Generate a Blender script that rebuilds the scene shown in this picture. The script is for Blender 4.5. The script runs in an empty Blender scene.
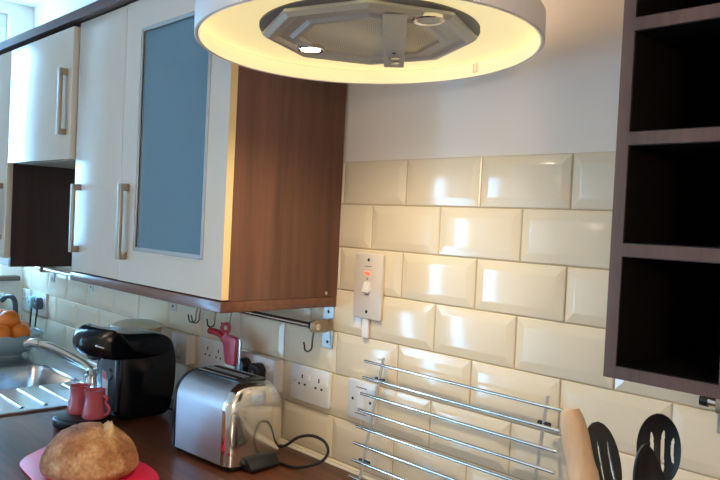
import bpy, bmesh, math, random
from mathutils import Vector, Matrix, noise

random.seed(7)
Z0 = 1.64                      # floor height offset: all shapes below use z = 0 at the top of the tiles
SC = bpy.context.scene
COL = SC.collection
PI = math.pi


# ------------------------------------------------------------------ materials
def lin(c):
    c /= 255.0
    return c / 12.92 if c <= 0.04045 else ((c + 0.055) / 1.055) ** 2.4


def rgb(r, g, b):
    return (lin(r), lin(g), lin(b), 1.0)


def new_mat(name):
    m = bpy.data.materials.new(name)
    m.use_nodes = True
    nt = m.node_tree
    return m, nt, nt.nodes['Principled BSDF']


def simple(name, col, rough=0.4, metal=0.0, var=0.06, nscale=30.0, coat=0.0, bump=0.0, stretch=(1, 1, 1), spec=0.5, coat_rough=0.03):
    """Principled surface whose colour and roughness vary a little by noise."""
    m, nt, b = new_mat(name)
    tc = nt.nodes.new('ShaderNodeTexCoord')
    mp = nt.nodes.new('ShaderNodeMapping')
    mp.inputs['Scale'].default_value = stretch
    nt.links.new(tc.outputs['Object'], mp.inputs['Vector'])
    nz = nt.nodes.new('ShaderNodeTexNoise')
    nz.inputs['Scale'].default_value = nscale
    nz.inputs['Detail'].default_value = 4
    nt.links.new(mp.outputs['Vector'], nz.inputs['Vector'])
    mx = nt.nodes.new('ShaderNodeMix')
    mx.data_type = 'RGBA'
    d = tuple(max(0, c * (1 - var)) for c in col[:3]) + (1,)
    l = tuple(min(1, c * (1 + var)) for c in col[:3]) + (1,)
    mx.inputs[6].default_value = d
    mx.inputs[7].default_value = l
    nt.links.new(nz.outputs['Fac'], mx.inputs[0])
    nt.links.new(mx.outputs[2], b.inputs['Base Color'])
    b.inputs['Roughness'].default_value = rough
    b.inputs['Metallic'].default_value = metal
    b.inputs['Specular IOR Level'].default_value = spec
    b.inputs['Coat Weight'].default_value = coat
    b.inputs['Coat Roughness'].default_value = coat_rough
    if bump:
        bp = nt.nodes.new('ShaderNodeBump')
        bp.inputs['Strength'].default_value = bump
        bp.inputs['Distance'].default_value = 0.002
        nt.links.new(nz.outputs['Fac'], bp.inputs['Height'])
        nt.links.new(bp.outputs['Normal'], b.inputs['Normal'])
    return m


def wood(name, dark, light, scale=9.0, stretch=(1, 1, 0.06), rough=0.35, coat=0.0, spec=0.5, coat_rough=0.1):
    m, nt, b = new_mat(name)
    tc = nt.nodes.new('ShaderNodeTexCoord')
    mp = nt.nodes.new('ShaderNodeMapping')
    mp.inputs['Scale'].default_value = stretch
    nt.links.new(tc.outputs['Object'], mp.inputs['Vector'])
    n1 = nt.nodes.new('ShaderNodeTexNoise')
    n1.inputs['Scale'].default_value = scale
    n1.inputs['Detail'].default_value = 8
    n1.inputs['Roughness'].default_value = 0.65
    n1.inputs['Distortion'].default_value = 0.6
    nt.links.new(mp.outputs['Vector'], n1.inputs['Vector'])
    n2 = nt.nodes.new('ShaderNodeTexNoise')
    n2.inputs['Scale'].default_value = scale * 9
    n2.inputs['Detail'].default_value = 3
    nt.links.new(mp.outputs['Vector'], n2.inputs['Vector'])
    ad = nt.nodes.new('ShaderNodeMath')
    ad.operation = 'MULTIPLY_ADD'
    ad.inputs[1].default_value = 0.35
    nt.links.new(n2.outputs['Fac'], ad.inputs[0])
    nt.links.new(n1.outputs['Fac'], ad.inputs[2])
    cr = nt.nodes.new('ShaderNodeValToRGB')
    cr.color_ramp.elements[0].position = 0.45
    cr.color_ramp.elements[1].position = 0.90
    cr.color_ramp.elements[0].color = dark
    cr.color_ramp.elements[1].color = light
    nt.links.new(ad.outputs[0], cr.inputs['Fac'])
    nt.links.new(cr.outputs['Color'], b.inputs['Base Color'])
    b.inputs['Roughness'].default_value = rough
    b.inputs['Coat Weight'].default_value = coat
    b.inputs['Coat Roughness'].default_value = coat_rough
    b.inputs['Specular IOR Level'].default_value = spec
    return m


def emit(name, col, strength):
    m, nt, b = new_mat(name)
    b.inputs['Base Color'].default_value = col
    b.inputs['Emission Color'].default_value = col
    b.inputs['Emission Strength'].default_value = strength
    b.inputs['Roughness'].default_value = 0.4
    return m


def glass_pane(name, tint=(0.95, 0.98, 1, 1)):
    m = bpy.data.materials.new(name)
    m.use_nodes = True
    nt = m.node_tree
    nt.nodes.clear()
    out = nt.nodes.new('ShaderNodeOutputMaterial')
    tr = nt.nodes.new('ShaderNodeBsdfTransparent')
    tr.inputs['Color'].default_value = tint
    gl = nt.nodes.new('ShaderNodeBsdfGlossy')
    gl.inputs['Roughness'].default_value = 0.02
    mx = nt.nodes.new('ShaderNodeMixShader')
    mx.inputs[0].default_value = 0.07
    nt.links.new(tr.outputs[0], mx.inputs[1])
    nt.links.new(gl.outputs[0], mx.inputs[2])
    nt.links.new(mx.outputs[0], out.inputs['Surface'])
    return m


def bread_mat():
    m, nt, b = new_mat('bread_crust')
    tc = nt.nodes.new('ShaderNodeTexCoord')
    n1 = nt.nodes.new('ShaderNodeTexNoise')
    n1.inputs['Scale'].default_value = 11
    n1.inputs['Detail'].default_value = 8
    n1.inputs['Roughness'].default_value = 0.62
    nt.links.new(tc.outputs['Object'], n1.inputs['Vector'])
    n2 = nt.nodes.new('ShaderNodeTexNoise')
    n2.inputs['Scale'].default_value = 130
    n2.inputs['Detail'].default_value = 6
    nt.links.new(tc.outputs['Object'], n2.inputs['Vector'])
    cr = nt.nodes.new('ShaderNodeValToRGB')
    e = cr.color_ramp.elements
    e[0].position, e[0].color = 0.36, rgb(108, 64, 34)
    e[1].position, e[1].color = 0.70, rgb(216, 178, 136)
    k = e.new(0.50)
    k.color = rgb(168, 112, 68)
    nt.links.new(n1.outputs['Fac'], cr.inputs['Fac'])
    mx = nt.nodes.new('ShaderNodeMix')
    mx.data_type = 'RGBA'
    mx.blend_type = 'OVERLAY'
    mx.inputs[0].default_value = 0.55
    nt.links.new(cr.outputs['Color'], mx.inputs[6])
    nt.links.new(n2.outputs['Fac'], mx.inputs[7])
    nt.links.new(mx.outputs[2], b.inputs['Base Color'])
    b.inputs['Roughness'].default_value = 0.75
    at = nt.nodes.new('ShaderNodeAttribute')
    at.attribute_name = 'torn'
    m2 = nt.nodes.new('ShaderNodeMix')
    m2.data_type = 'RGBA'
    nt.links.new(at.outputs['Fac'], m2.inputs[0])
    nt.links.new(mx.outputs[2], m2.inputs[6])
    m2.inputs[7].default_value = rgb(222, 186, 132)
    nt.links.new(m2.outputs[2], b.inputs['Base Color'])
    bp = nt.nodes.new('ShaderNodeBump')
    bp.inputs['Strength'].default_value = 0.7
    bp.inputs['Distance'].default_value = 0.004
    nt.links.new(n2.outputs['Fac'], bp.inputs['Height'])
    nt.links.new(bp.outputs['Normal'], b.inputs['Normal'])
    return m


M = {}
M['cream_gloss'] = simple('cream_gloss_lacquer', rgb(212, 204, 190), 0.25, var=0.01, nscale=2, spec=0.4)
M['lit_edge'] = simple('yellow_lit_door_edge', rgb(228, 200, 150), 0.3, var=0.02)  # cream edge with the yellow light on it put into the colour
M['walnut'] = wood('walnut_panel', rgb(74, 47, 37), rgb(124, 84, 66), 6, (1, 1, 0.05), 0.4)
M['walnut_h'] = wood('walnut_trim', rgb(72, 42, 31), rgb(124, 80, 60), 10, (0.05, 1, 1), 0.33, coat=0.3)
M['cell_shade'] = wood('shaded_cell_walnut', rgb(12, 9, 9), rgb(26, 19, 18), 12, (1, 1, 0.05), 0.5, spec=0.3)  # shade inside the shelf cells put into a near-black wood colour
M['niche'] = wood('shaded_walnut_side', rgb(38, 25, 26), rgb(66, 46, 46), 12, (1, 1, 0.05), 0.35)  # walnut panel, the shade of the gap put into its darker colour
M['ebony'] = wood('dark_walnut_edging', rgb(76, 55, 48), rgb(108, 82, 73), 14, (1, 1, 0.05), 0.45)
M['ebony_h'] = wood('dark_walnut_cornice', rgb(70, 52, 50), rgb(98, 76, 74), 14, (0.05, 1, 1), 0.4)
M['worktop'] = wood('walnut_worktop', rgb(54, 28, 19), rgb(128, 76, 52), 9, (0.10, 1, 1), 0.3, coat=0.08, coat_rough=0.12, spec=0.4)
M['tile'] = simple('cream_glazed_tile', rgb(230, 216, 190), 0.12, var=0.02, nscale=3, spec=0.42)
M['grout'] = simple('beige_grout', rgb(190, 170, 138), 0.85, var=0.08, nscale=80)
M['caulk'] = simple('white_sealant', rgb(226, 220, 206), 0.5)
M['plaster'] = simple('off_white_paint', rgb(240, 232, 222), 0.7, var=0.015, nscale=5, bump=0.05)
M['ceiling'] = simple('white_ceiling_paint', rgb(234, 232, 226), 0.8, var=0.01)
M['floor'] = simple('grey_floor_vinyl', rgb(140, 128, 116), 0.45, var=0.1, nscale=6)
M['pvc'] = simple('white_upvc', rgb(236, 238, 240), 0.25, var=0.01)
M['steel'] = simple('brushed_steel', rgb(196, 192, 186), 0.28, 1.0, var=0.05, nscale=60, stretch=(1, 1, 12))
M['steel_h'] = simple('brushed_toaster_steel', rgb(196, 199, 208), 0.46, 0.9, var=0.06, nscale=90, stretch=(0.04, 1, 1))
M['chrome'] = simple('polished_chrome', rgb(225, 222, 216), 0.12, 1.0, var=0.01)
M['sinksteel'] = simple('satin_sink_steel', rgb(190, 196, 202), 0.22, 1.0, var=0.04, nscale=50)
M['handle'] = simple('satin_nickel', rgb(168, 152, 132), 0.42, 0.85, var=0.05, nscale=60)
M['darksteel'] = simple('dark_steel_wire', rgb(120, 116, 112), 0.25, 1.0)
M['alu'] = simple('aluminium_trim', rgb(190, 192, 194), 0.25, 1.0, var=0.03)
M['blueglass'] = simple('frosted_blue_glass', rgb(94, 132, 150), 0.2, var=0.03, nscale=2)
M['shade'] = simple('white_lamp_shade', rgb(232, 228, 226), 0.3, var=0.01, nscale=6)
M['shade_in'] = emit('glowing_shade_lining', (1.0, 0.86, 0.55, 1), 0.155)
M['glow'] = emit('warm_glowing_diffuser', (1.0, 0.84, 0.43, 1), 0.215)
M['uplight'] = emit('warm_top_light', (1.0, 0.66, 0.30, 1), 0.8)
M['lamp_on'] = emit('lit_spot_lens', (1.0, 0.93, 0.78, 1), 14.0)
M['hoodsteel'] = simple('hood_grey_steel', rgb(196, 194, 186), 0.35, 0.2, var=0.05, nscale=40)
M['hooddark'] = simple('hood_dark_rim', rgb(120, 120, 120), 0.45, 0.2, var=0.04)
M['plastic_w'] = simple('white_plastic', rgb(232, 230, 228), 0.25, var=0.01)
M['plastic_c'] = simple('ivory_plastic', rgb(226, 216, 206), 0.28, var=0.01)
M['plastic_g'] = simple('grey_printing', rgb(120, 116, 112), 0.5)
M['black'] = simple('black_plastic', rgb(18, 19, 21), 0.3, var=0.1, nscale=40)
M['black_gloss'] = simple('black_gloss_plastic', rgb(11, 15, 22), 0.20, var=0.05, nscale=20, spec=0.4)
M['black_soft'] = simple('black_nylon', rgb(22, 24, 27), 0.38, var=0.1, nscale=60)
M['rubber'] = simple('black_rubber', rgb(20, 20, 20), 0.5)
M['slate'] = simple('blue_grey_plastic', rgb(64, 82, 96), 0.22, var=0.05, nscale=20)
M['cup'] = simple('dusky_pink_glaze', rgb(176, 84, 98), 0.18, var=0.12, nscale=40, coat=0.4)
M['cup_in'] = simple('dark_cup_inside', rgb(78, 38, 44), 0.4)
M['red'] = simple('red_plastic', rgb(170, 32, 48), 0.3, var=0.08)
M['pink'] = simple('faded_pink_plastic', rgb(196, 78, 96), 0.35, var=0.08)
M['mat_red'] = simple('red_silicone', rgb(214, 38, 72), 0.42, var=0.03, nscale=40)
M['redneon'] = emit('red_neon', (1.0, 0.06, 0.03, 1), 1.2)
M['bread'] = bread_mat()
M['orange'] = simple('orange_peel', rgb(232, 126, 36), 0.42, var=0.08, nscale=60, bump=0.3)
M['stalk'] = simple('green_brown_stalk', rgb(96, 92, 50), 0.7)
M['bowl'] = simple('pale_glazed_bowl', rgb(150, 168, 172), 0.2, var=0.05, coat=0.3)
M['kettle'] = simple('pale_kettle_enamel', rgb(206, 202, 186), 0.3)
M['canister'] = simple('cream_enamel', rgb(226, 216, 190), 0.35)
M['beech'] = wood('beech_wood', rgb(206, 168, 130), rgb(232, 202, 166), 16, (1, 1, 0.08), 0.5)
M['tag'] = simple('white_paper', rgb(214, 220, 226), 0.5, var=0.02)
M['hob'] = simple('black_hob_glass', rgb(14, 14, 15), 0.06, coat=0.5)
M['copper'] = simple('brass_ring', rgb(200, 170, 120), 0.3, 1.0)
M['teal'] = simple('pale_teal_plastic', rgb(150, 196, 196), 0.35)
M['lamp_fill'] = emit('warm_fill_lamp', (1.0, 0.78, 0.565, 1), 13.5)  # warm fill light for the added pendants out of view
M['pane'] = glass_pane('window_glass')
M['dark_hole'] = simple('dark_recess', rgb(34, 32, 32), 0.7)


# ------------------------------------------------------------------ mesh helpers
def BM():
    return bmesh.new()


def box(bm, x0, x1, y0, y1, z0, z1, bev=0.0, seg=2, mat=None):
    vs = [bm.verts.new((x, y, z)) for x in (x0, x1) for y in (y0, y1) for z in (z0, z1)]
    idx = [(0, 1, 3, 2), (4, 6, 7, 5), (0, 4, 5, 1), (2, 3, 7, 6), (0, 2, 6, 4), (1, 5, 7, 3)]
    fs = [bm.faces.new([vs[i] for i in f]) for f in idx]
    if mat is not None:
        for v in vs:
            v.co = mat @ v.co
    if bev:
        es = list({e for f in fs for e in f.edges})
        bmesh.ops.bevel(bm, geom=es, offset=bev, segments=seg, affect='EDGES', profile=0.5)
    return fs


def tube(bm, pts, r, seg=10, caps=True, radii=None):
    """A round bar swept along pts."""
    pts = [Vector(p) for p in pts]
    rings = []
    n = len(pts)
    t0 = (pts[1] - pts[0]).normalized()
    up = Vector((0, 0, 1)) if abs(t0.z) < 0.9 else Vector((1, 0, 0))
    side = t0.cross(up).normalized()
    for i in range(n):
        if i == 0:
            t = pts[1] - pts[0]
        elif i == n - 1:
            t = pts[-1] - pts[-2]
        else:
            t = (pts[i + 1] - pts[i]).normalized() + (pts[i] - pts[i - 1]).normalized()
        t.normalize()
        side = (side - t * side.dot(t)).normalized()
        u2 = t.cross(side)
        rr = radii[i] if radii else r
        rings.append([bm.verts.new(pts[i] + (side * math.cos(2 * PI * k / seg) + u2 * math.sin(2 * PI * k / seg)) * rr) for k in range(seg)])
    for a, b in zip(rings, rings[1:]):
        for k in range(seg):
            bm.faces.new((a[k], a[(k + 1) % seg], b[(k + 1) % seg], b[k]))
    if caps:
        bm.faces.new(rings[0][::-1])
        bm.faces.new(rings[-1])


def spline(pts, n=8):
    """Catmull-Rom through pts."""
    P = [Vector(p) for p in pts]
    P = [2 * P[0] - P[1]] + P + [2 * P[-1] - P[-2]]
    out = []
    for i in range(1, len(P) - 2):
        for k in range(n):
            t = k / n
            a, b, c, d = P[i - 1], P[i], P[i + 1], P[i + 2]
            out.append(0.5 * ((2 * b) + (c - a) * t + (2 * a - 5 * b + 4 * c - d) * t * t + (3 * b - a - 3 * c + d) * t ** 3))
    out.append(P[-2])
    return out


def lathe(bm, prof, c=(0, 0, 0), seg=40, mat=None, closed=False):
    """prof: list of (r, z) revolved about the vertical through c."""
    c = Vector(c)
    rings = []
    for r, z in prof:
        if r < 1e-6:
            v = bm.verts.new((c.x, c.y, c.z + z))
            rings.append([v])
        else:
            rings.append([bm.verts.new((c.x + r * math.cos(2 * PI * k / seg), c.y + r * math.sin(2 * PI * k / seg), c.z + z)) for k in range(seg)])
    if mat is not None:
        for rg in rings:
            for v in rg:
                v.co = mat @ v.co
    pairs = list(zip(rings, rings[1:]))
    if closed:
        pairs.append((rings[-1], rings[0]))
    for a, b in pairs:
        for k in range(seg):
            k2 = (k + 1) % seg
            if len(a) == 1 and len(b) == 1:
                continue
            if len(a) == 1:
                bm.faces.new((a[0], b[k2], b[k]))
            elif len(b) == 1:
                bm.faces.new((a[k], a[k2], b[0]))
            else:
                bm.faces.new((a[k], a[k2], b[k2], b[k]))


def prism(bm, poly, h0, h1, frame=None, bev=0.0, seg=2):
    """Extrude a 2D polygon between heights h0 and h1; frame maps (u, v, h) to a point."""
    f = frame or (lambda u, v, h: (u, v, h))
    a = [bm.verts.new(f(u, v, h0)) for u, v in poly]
    b = [bm.verts.new(f(u, v, h1)) for u, v in poly]
    n = len(poly)
    fs = [bm.faces.new(a[::-1]), bm.faces.new(b)]
    for i in range(n):
        fs.append(bm.faces.new((a[i], a[(i + 1) % n], b[(i + 1) % n], b[i])))
    bmesh.ops.recalc_face_normals(bm, faces=fs)
    if bev:
        es = list({e for q in fs[:2] for e in q.edges})
        bmesh.ops.bevel(bm, geom=es, offset=bev, segments=seg, affect='EDGES', profile=0.5)


def rounded(poly, r, n=5):
    out = []
    m = len(poly)
    for i in range(m):
        p, a, b = Vector(poly[i]), Vector(poly[i - 1]), Vector(poly[(i + 1) % m])
        rr = min(r, (a - p).length * 0.45, (b - p).length * 0.45)
        p0 = p + (a - p).normalized() * rr
        p1 = p + (b - p).normalized() * rr
        for k in range(n + 1):
            t = k / n
            out.append(tuple((1 - t) ** 2 * p0 + 2 * t * (1 - t) * p + t * t * p1))
    return out


def rect(x0, x1, y0, y1, r=0.0, n=5):
    q = [(x0, y0), (x1, y0), (x1, y1), (x0, y1)]
    return rounded(q, r, n) if r else q


FXZ = lambda u, v, h: (u, h, v)          # polygon drawn on the back wall, h = depth y
FYZ = lambda u, v, h: (h, u, v)          # polygon drawn on a side wall, h = x


def obj(name, bm, mat, parent=None, smooth=True, angle=35):
    """Link a bmesh as ONE mesh object."""
    bmesh.ops.recalc_face_normals(bm, faces=bm.faces)
    me = bpy.data.meshes.new(name)
    if parent is not None:
        root = parent
        off = Vector((0, 0, 0))
        while root is not None:
            off += root.location
            root = root.parent
        off = off - Vector((0, 0, Z0))
    else:
        xs = [v.co for v in bm.verts]
        off = Vector(((min(v.x for v in xs) + max(v.x for v in xs)) / 2, (min(v.y for v in xs) + max(v.y for v in xs)) / 2, min(v.z for v in xs)))
    for v in bm.verts:
        v.co -= off
    bm.to_mesh(me)
    bm.free()
    for m in (mat if isinstance(mat, (list, tuple)) else [mat]):
        me.materials.append(m)
    if smooth:
        me.shade_smooth()
        me.set_sharp_from_angle(angle=math.radians(angle))
    o = bpy.data.objects.new(name, me)
    COL.objects.link(o)
    if parent is not None:
        o.parent = parent
    else:
        o.location = off + Vector((0, 0, Z0))
    return o


def tag(o, label, cat, group=None):
    o['label'] = label
    o['category'] = cat
    if group:
        o['group'] = group
    return o


def thing(name, label, cat, loc, group=None):
    o = bpy.data.objects.new(name, None)
    o.empty_display_size = 0.03
    COL.objects.link(o)
    o.location = Vector(loc) + Vector((0, 0, Z0))
    return tag(o, label, cat, group)


def struct(name, bm, mat, parent=None):
    o = obj(name, bm, mat, parent)
    if parent is None:
        o['kind'] = 'structure'
    return o


def dup(root, delta, label, group=None):
    c = root.copy()
    COL.objects.link(c)
    c.location = root.location + Vector(delta)
    c['label'] = label
    if group:
        c['group'] = group
    for ch in list(root.children):
        d = ch.copy()
        COL.objects.link(d)
        d.parent = c
        for g in list(ch.children):
            e = g.copy()
            COL.objects.link(e)
            e.parent = d
    return c


# ------------------------------------------------------------------ room shell
XL, XR, YF, YB, ZC, ZF = -2.225, 2.9, -3.25, 0.008, 0.745, -1.64
T = 0.12
# back wall
b = BM()
box(b, XL - T, XR + T, YB, YB + T, ZF, ZC)
struct('wall_back', b, M['plaster'])
# left wall with a window opening
WY0, WY1, WZ0, WZ1 = -0.58, -0.09, -0.455, 0.70
DY0, DY1, DZ0, DZ1 = -3.16, -2.62, -1.60, 0.34
b = BM()
box(b, XL - T, XL, DY1, YB, ZF, WZ0)
box(b, XL - T, XL, YF, DY0, ZF, WZ0)
box(b, XL - T, XL, DY0, DY1, ZF, DZ0)
box(b, XL - T, XL, YF, YB, WZ1, ZC)
box(b, XL - T, XL, DY1, WY0, WZ0, WZ1)
box(b, XL - T, XL, YF, DY1, DZ1, WZ1)
box(b, XL - T, XL, YF, DY0, WZ0, DZ1)
box(b, XL - T, XL, WY1, YB, WZ0, WZ1)
struct('wall_left', b, M['plaster'])
# front wall (behind the camera) with a glazed opening
b = BM()
box(b, XL - T, XR + T, YF - T, YF, ZF, ZC)
struct('wall_front', b, M['plaster'])
b = BM()
box(b, XR, XR + T, YF, YB, ZF, ZC)
struct('wall_right', b, M['plaster'])
b = BM()
box(b, XL - T, XR + T, YF - T, YB + T, ZC, ZC + 0.1)
struct('ceiling', b, M['ceiling'])
b = BM()
box(b, XL - T, XR + T, YF - T, YB + T, ZF - 0.1, ZF)
struct('floor', b, M['floor'])


def window(name, axis, u0, u1, z0, z1, d0, nmull, transom=None, pane='pane'):
    """White window: frame, mullions and panes. axis 'x' = window in a wall of constant x."""
    fr = (lambda u, d, z: (d, u, z)) if axis == 'x' else (lambda u, d, z: (u, d, z))

    def bx(bm, ua, ub, da, db, za, zb, bev=0.004):
        p, q = fr(ua, da, za), fr(ub, db, zb)
        box(bm, min(p[0], q[0]), max(p[0], q[0]), min(p[1], q[1]), max(p[1], q[1]), za, zb, bev)
    w = 0.055
    b = BM()
    bx(b, u0, u1, d0, d0 + 0.06, z0, z0 + w)
    bx(b, u0, u1, d0, d0 + 0.06, z1 - w, z1)
    bx(b, u0, u0 + w, d0, d0 + 0.06, z0 + w, z1 - w)
    bx(b, u1 - w, u1, d0, d0 + 0.06, z0 + w, z1 - w)
    for k in range(1, nmull):
        u = u0 + (u1 - u0) * k / nmull
        bx(b, u - w / 2, u + w / 2, d0, d0 + 0.06, z0 + w, z1 - w)
    if transom:
        bx(b, u0 + w, u1 - w, d0 + 0.005, d0 + 0.055, transom - 0.02, transom + 0.02)
    f = struct(name, b, M['pvc'])
    b = BM()
    bx(b, u0 + w / 2, u1 - w / 2, d0 + 0.027, d0 + 0.033, z0 + w / 2, z1 - w / 2, 0)
    struct('window_pane', b, M[pane], f)
    return f


window('window_1', 'x', WY0, WY1, WZ0, WZ1, XL - 0.10, 1)
window('door_1', 'x', DY0, DY1, DZ0, DZ1, XL - 0.10, 1, -0.55)
# window board under the left window
b = BM()
box(b, XL, XL + 0.05, WY0 - 0.04, -0.022, -0.476, -0.455, 0.004)
struct('trim_1', b, M['ebony'])

# ------------------------------------------------------------------ tiles
TW, TH, GAP = 0.2025, 0.1025, 0.0026
b = BM()
rnd = random.Random(3)
XT1 = 2.1
for row in range(0, 8):
    zt, zb = -row * TH - GAP / 2, -(row + 1) * TH + GAP / 2
    zb = max(zb, -0.7295)
    if zt - zb < 0.006:
        continue
    off = 0.5 if row % 2 == 0 else 0.0
    k = -12
    while (k + off) * TW < XT1:
        x0 = (k + off) * TW + GAP / 2
        x1 = (k + 1 + off) * TW - GAP / 2
        k += 1
        if x1 < XL + 0.01:
            continue
        cut = x0 < XL
        x0 = max(x0, XL + 0.001)
        x1 = min(x1, XT1)
        tx, tz = rnd.gauss(0, 0.0028), rnd.gauss(0, 0.004)
        cx, cz = (x0 + x1) / 2, (zt + zb) / 2

        def P(x, y, z):
            return b.verts.new((x, y + (x - cx) * tx + (z - cz) * tz, z))
        bv = min(0.017, (zt - zb) * 0.3, (x1 - x0) * 0.3)
        e = 0.0015
        o_ = [P(x0, 0.008, zb), P(x1, 0.008, zb), P(x1, 0.008, zt), P(x0, 0.008, zt)]
        a_ = [P(x0, 0.0035, zb), P(x1, 0.0035, zb), P(x1, 0.0035, zt), P(x0, 0.0035, zt)]
        m_ = [P(x0 + e, 0.0022, zb + e), P(x1 - e, 0.0022, zb + e), P(x1 - e, 0.0022, zt - e), P(x0 + e, 0.0022, zt - e)]
        n_ = [P(x0 + bv, -0.0006, zb + bv), P(x1 - bv, -0.0006, zb + bv), P(x1 - bv, -0.0006, zt - bv), P(x0 + bv, -0.0006, zt - bv)]
        bv2 = bv + 0.003
        c_ = [P(x0 + bv2, -0.0011, zb + bv2), P(x1 - bv2, -0.0011, zb + bv2), P(x1 - bv2, -0.0011, zt - bv2), P(x0 + bv2, -0.0011, zt - bv2)]
        for A, B in ((o_, a_), (a_, m_), (m_, n_), (n_, c_)):
            for i in range(4):
                b.faces.new((A[i], A[(i + 1) % 4], B[(i + 1) % 4], B[i]))
        b.faces.new(c_)
g = box(b, XL + 0.0005, XT1, 0.0045, 0.0079, -0.7299, -0.0005)
for f in g:
    f.material_index = 1
trim = obj('trim_2', b, [M['tile'], M['grout']], None, angle=12)
trim['kind'] = 'structure'
b = BM()
prism(b, [(0.003, -0.7298), (-0.005, -0.7298), (-0.004, -0.7265), (0.003, -0.7225)], XL + 0.001, XT1, FYZ)
struct('trim_3', b, M['caulk'])

# ------------------------------------------------------------------ worktop, sink, hob
b = BM()
SX0, SX1, SY0, SY1 = -1.93, -0.93, -0.56, -0.05
CY = -0.68
box(b, XL, SX0 + 0.012, CY, 0.002, -0.77, -0.73)
box(b, SX1 - 0.012, 2.1, CY, 0.002, -0.77, -0.73)
box(b, SX0 + 0.012, SX1 - 0.012, CY, SY0 + 0.012, -0.77, -0.73)
box(b, SX0 + 0.012, SX1 - 0.012, SY1 - 0.012, 0.002, -0.77, -0.73)
tag(obj('worktop', b, M['worktop']), 'long dark walnut worktop running along the tiled wall', 'worktop')
b = BM()
for x0, x1 in ((-2.2, -1.4), (-1.395, -0.6), (-0.595, 0.0), (0.605, 1.3), (1.305, 2.1)):
    pass
b.free()

sink = thing('sink', 'stainless steel inset sink with ridged drainer beside the coffee machine', 'sink', (-1.43, -0.30, -0.73))
b = BM()
BX0, BX1, BY0, BY1 = -1.56, -1.225, -0.52, -0.145
zt = -0.7265
# deck as a ring of four plates round the bowl, then a rolled rim
box(b, SX0, BX0, SY0, SY1, zt - 0.0025, zt)
box(b, BX1, SX1, SY0, SY1, zt - 0.0025, zt)
box(b, BX0, BX1, SY0, BY0, zt - 0.0025, zt)
box(b, BX0, BX1, BY1, SY1, zt - 0.0025, zt)
for pts in (((SX0, SY0), (SX1, SY0)), ((SX1, SY0), (SX1, SY1)), ((SX1, SY1), (SX0, SY1)), ((SX0, SY1), (SX0, SY0))):
    tube(b, [(pts[0][0], pts[0][1], zt - 0.001), (pts[1][0], pts[1][1], zt - 0.001)], 0.004, 8)
obj('sink_deck', b, M['sinksteel'], sink)
b = BM()
# bowl: nested rounded rings
rings = []
for ins, z in ((0.0, zt), (0.006, zt - 0.004), (0.010, zt - 0.02), (0.02, zt - 0.15), (0.05, zt - 0.17)):
    poly = rect(BX0 + ins, BX1 - ins, BY0 + ins, BY1 - ins, 0.05, 6)
    rings.append([b.verts.new((x, y, z)) for x, y in poly])
for A, B in zip(rings, rings[1:]):
    n = len(A)
    for i in range(n):
        b.faces.new((A[i], A[(i + 1) % n], B[(i + 1) % n], B[i]))
b.faces.new(rings[-1])
obj('sink_bowl', b, M['sinksteel'], sink)
for i, y in enumerate((-0.485, -0.418, -0.350, -0.280, -0.208, -0.145)):
    b = BM()
    poly = rounded([(y - 0.009, zt - 0.001), (y - 0.004, zt + 0.0035), (y + 0.004, zt + 0.0035), (y + 0.009, zt - 0.001)], 0.003, 3)
    prism(b, poly, -1.20, -0.975, FYZ)
    obj('drainer_ridge', b, M['sinksteel'], sink)

TX, TY = -1.235, -0.095
tap = thing('mixer_tap', 'chrome kitchen tap swooping low over the sink', 'tap', (TX, TY, -0.7265))
b = BM()
lathe(b, [(0, 0), (0.028, 0), (0.028, 0.012), (0.021, 0.018), (0.021, 0.030), (0.015, 0.036), (0, 0.038)], (TX, TY, -0.7263), 28)
obj('tap_base', b, M['chrome'], tap)
b = BM()
pth = spline([(TX, TY, -0.700), (-1.29, -0.105, -0.682), (-1.37, -0.128, -0.662), (-1.46, -0.152, -0.647), (-1.535, -0.178, -0.643)], 8)
tube(b, pth, 0.012, 14, radii=[0.015 - 0.004 * k / (len(pth) - 1) for k in range(len(pth))])
obj('spout', b, M['chrome'], tap)
b = BM()
tube(b, spline([(-1.52, -0.172, -0.643), (-1.555, -0.186, -0.643), (-1.580, -0.195, -0.652)], 5), 0.016, 14)
obj('spray_head', b, M['chrome'], tap)
b = BM()
tube(b, [(TX + 0.01, TY, -0.692), (TX + 0.05, TY + 0.03, -0.675)], 0.007, 10)
obj('lever', b, M['chrome'], tap)

hob = thing('hob', 'black glass hob set into the worktop below the round hood', 'hob', (0.31, -0.33, -0.73))
b = BM()
prism(b, rect(0.005, 0.60, -0.60, -0.062, 0.012), -0.7298, -0.724, None, 0.002)
obj('hob_glass', b, M['hob'], hob)
for cx, cy, r in ((0.16, -0.2, 0.075), (0.44, -0.2, 0.09), (0.16, -0.45, 0.09), (0.44, -0.45, 0.075)):
    b = BM()
    lathe(b, [(r - 0.002, 0), (r, 0), (r, 0.0006), (r - 0.002, 0.0006)], (cx, cy, -0.724), 40, closed=True)
    obj('cooking_zone', b, M['plastic_g'], hob)

# ------------------------------------------------------------------ wall cabinets
def bar_handle(x, ydoor, z0, z1, parent):
    """Square satin bar on two stand-offs."""
    b = BM()
    yb = ydoor - 0.015
    box(b, x - 0.010, x + 0.010, yb - 0.008, yb, z0, z1, 0.0015)
    box(b, x - 0.0095, x + 0.0095, yb, ydoor, z0, z0 + 0.018, 0.001)
    box(b, x - 0.0095, x + 0.0095, yb, ydoor, z1 - 0.018, z1, 0.001)
    return obj('handle', b, M['handle'], parent)


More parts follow.
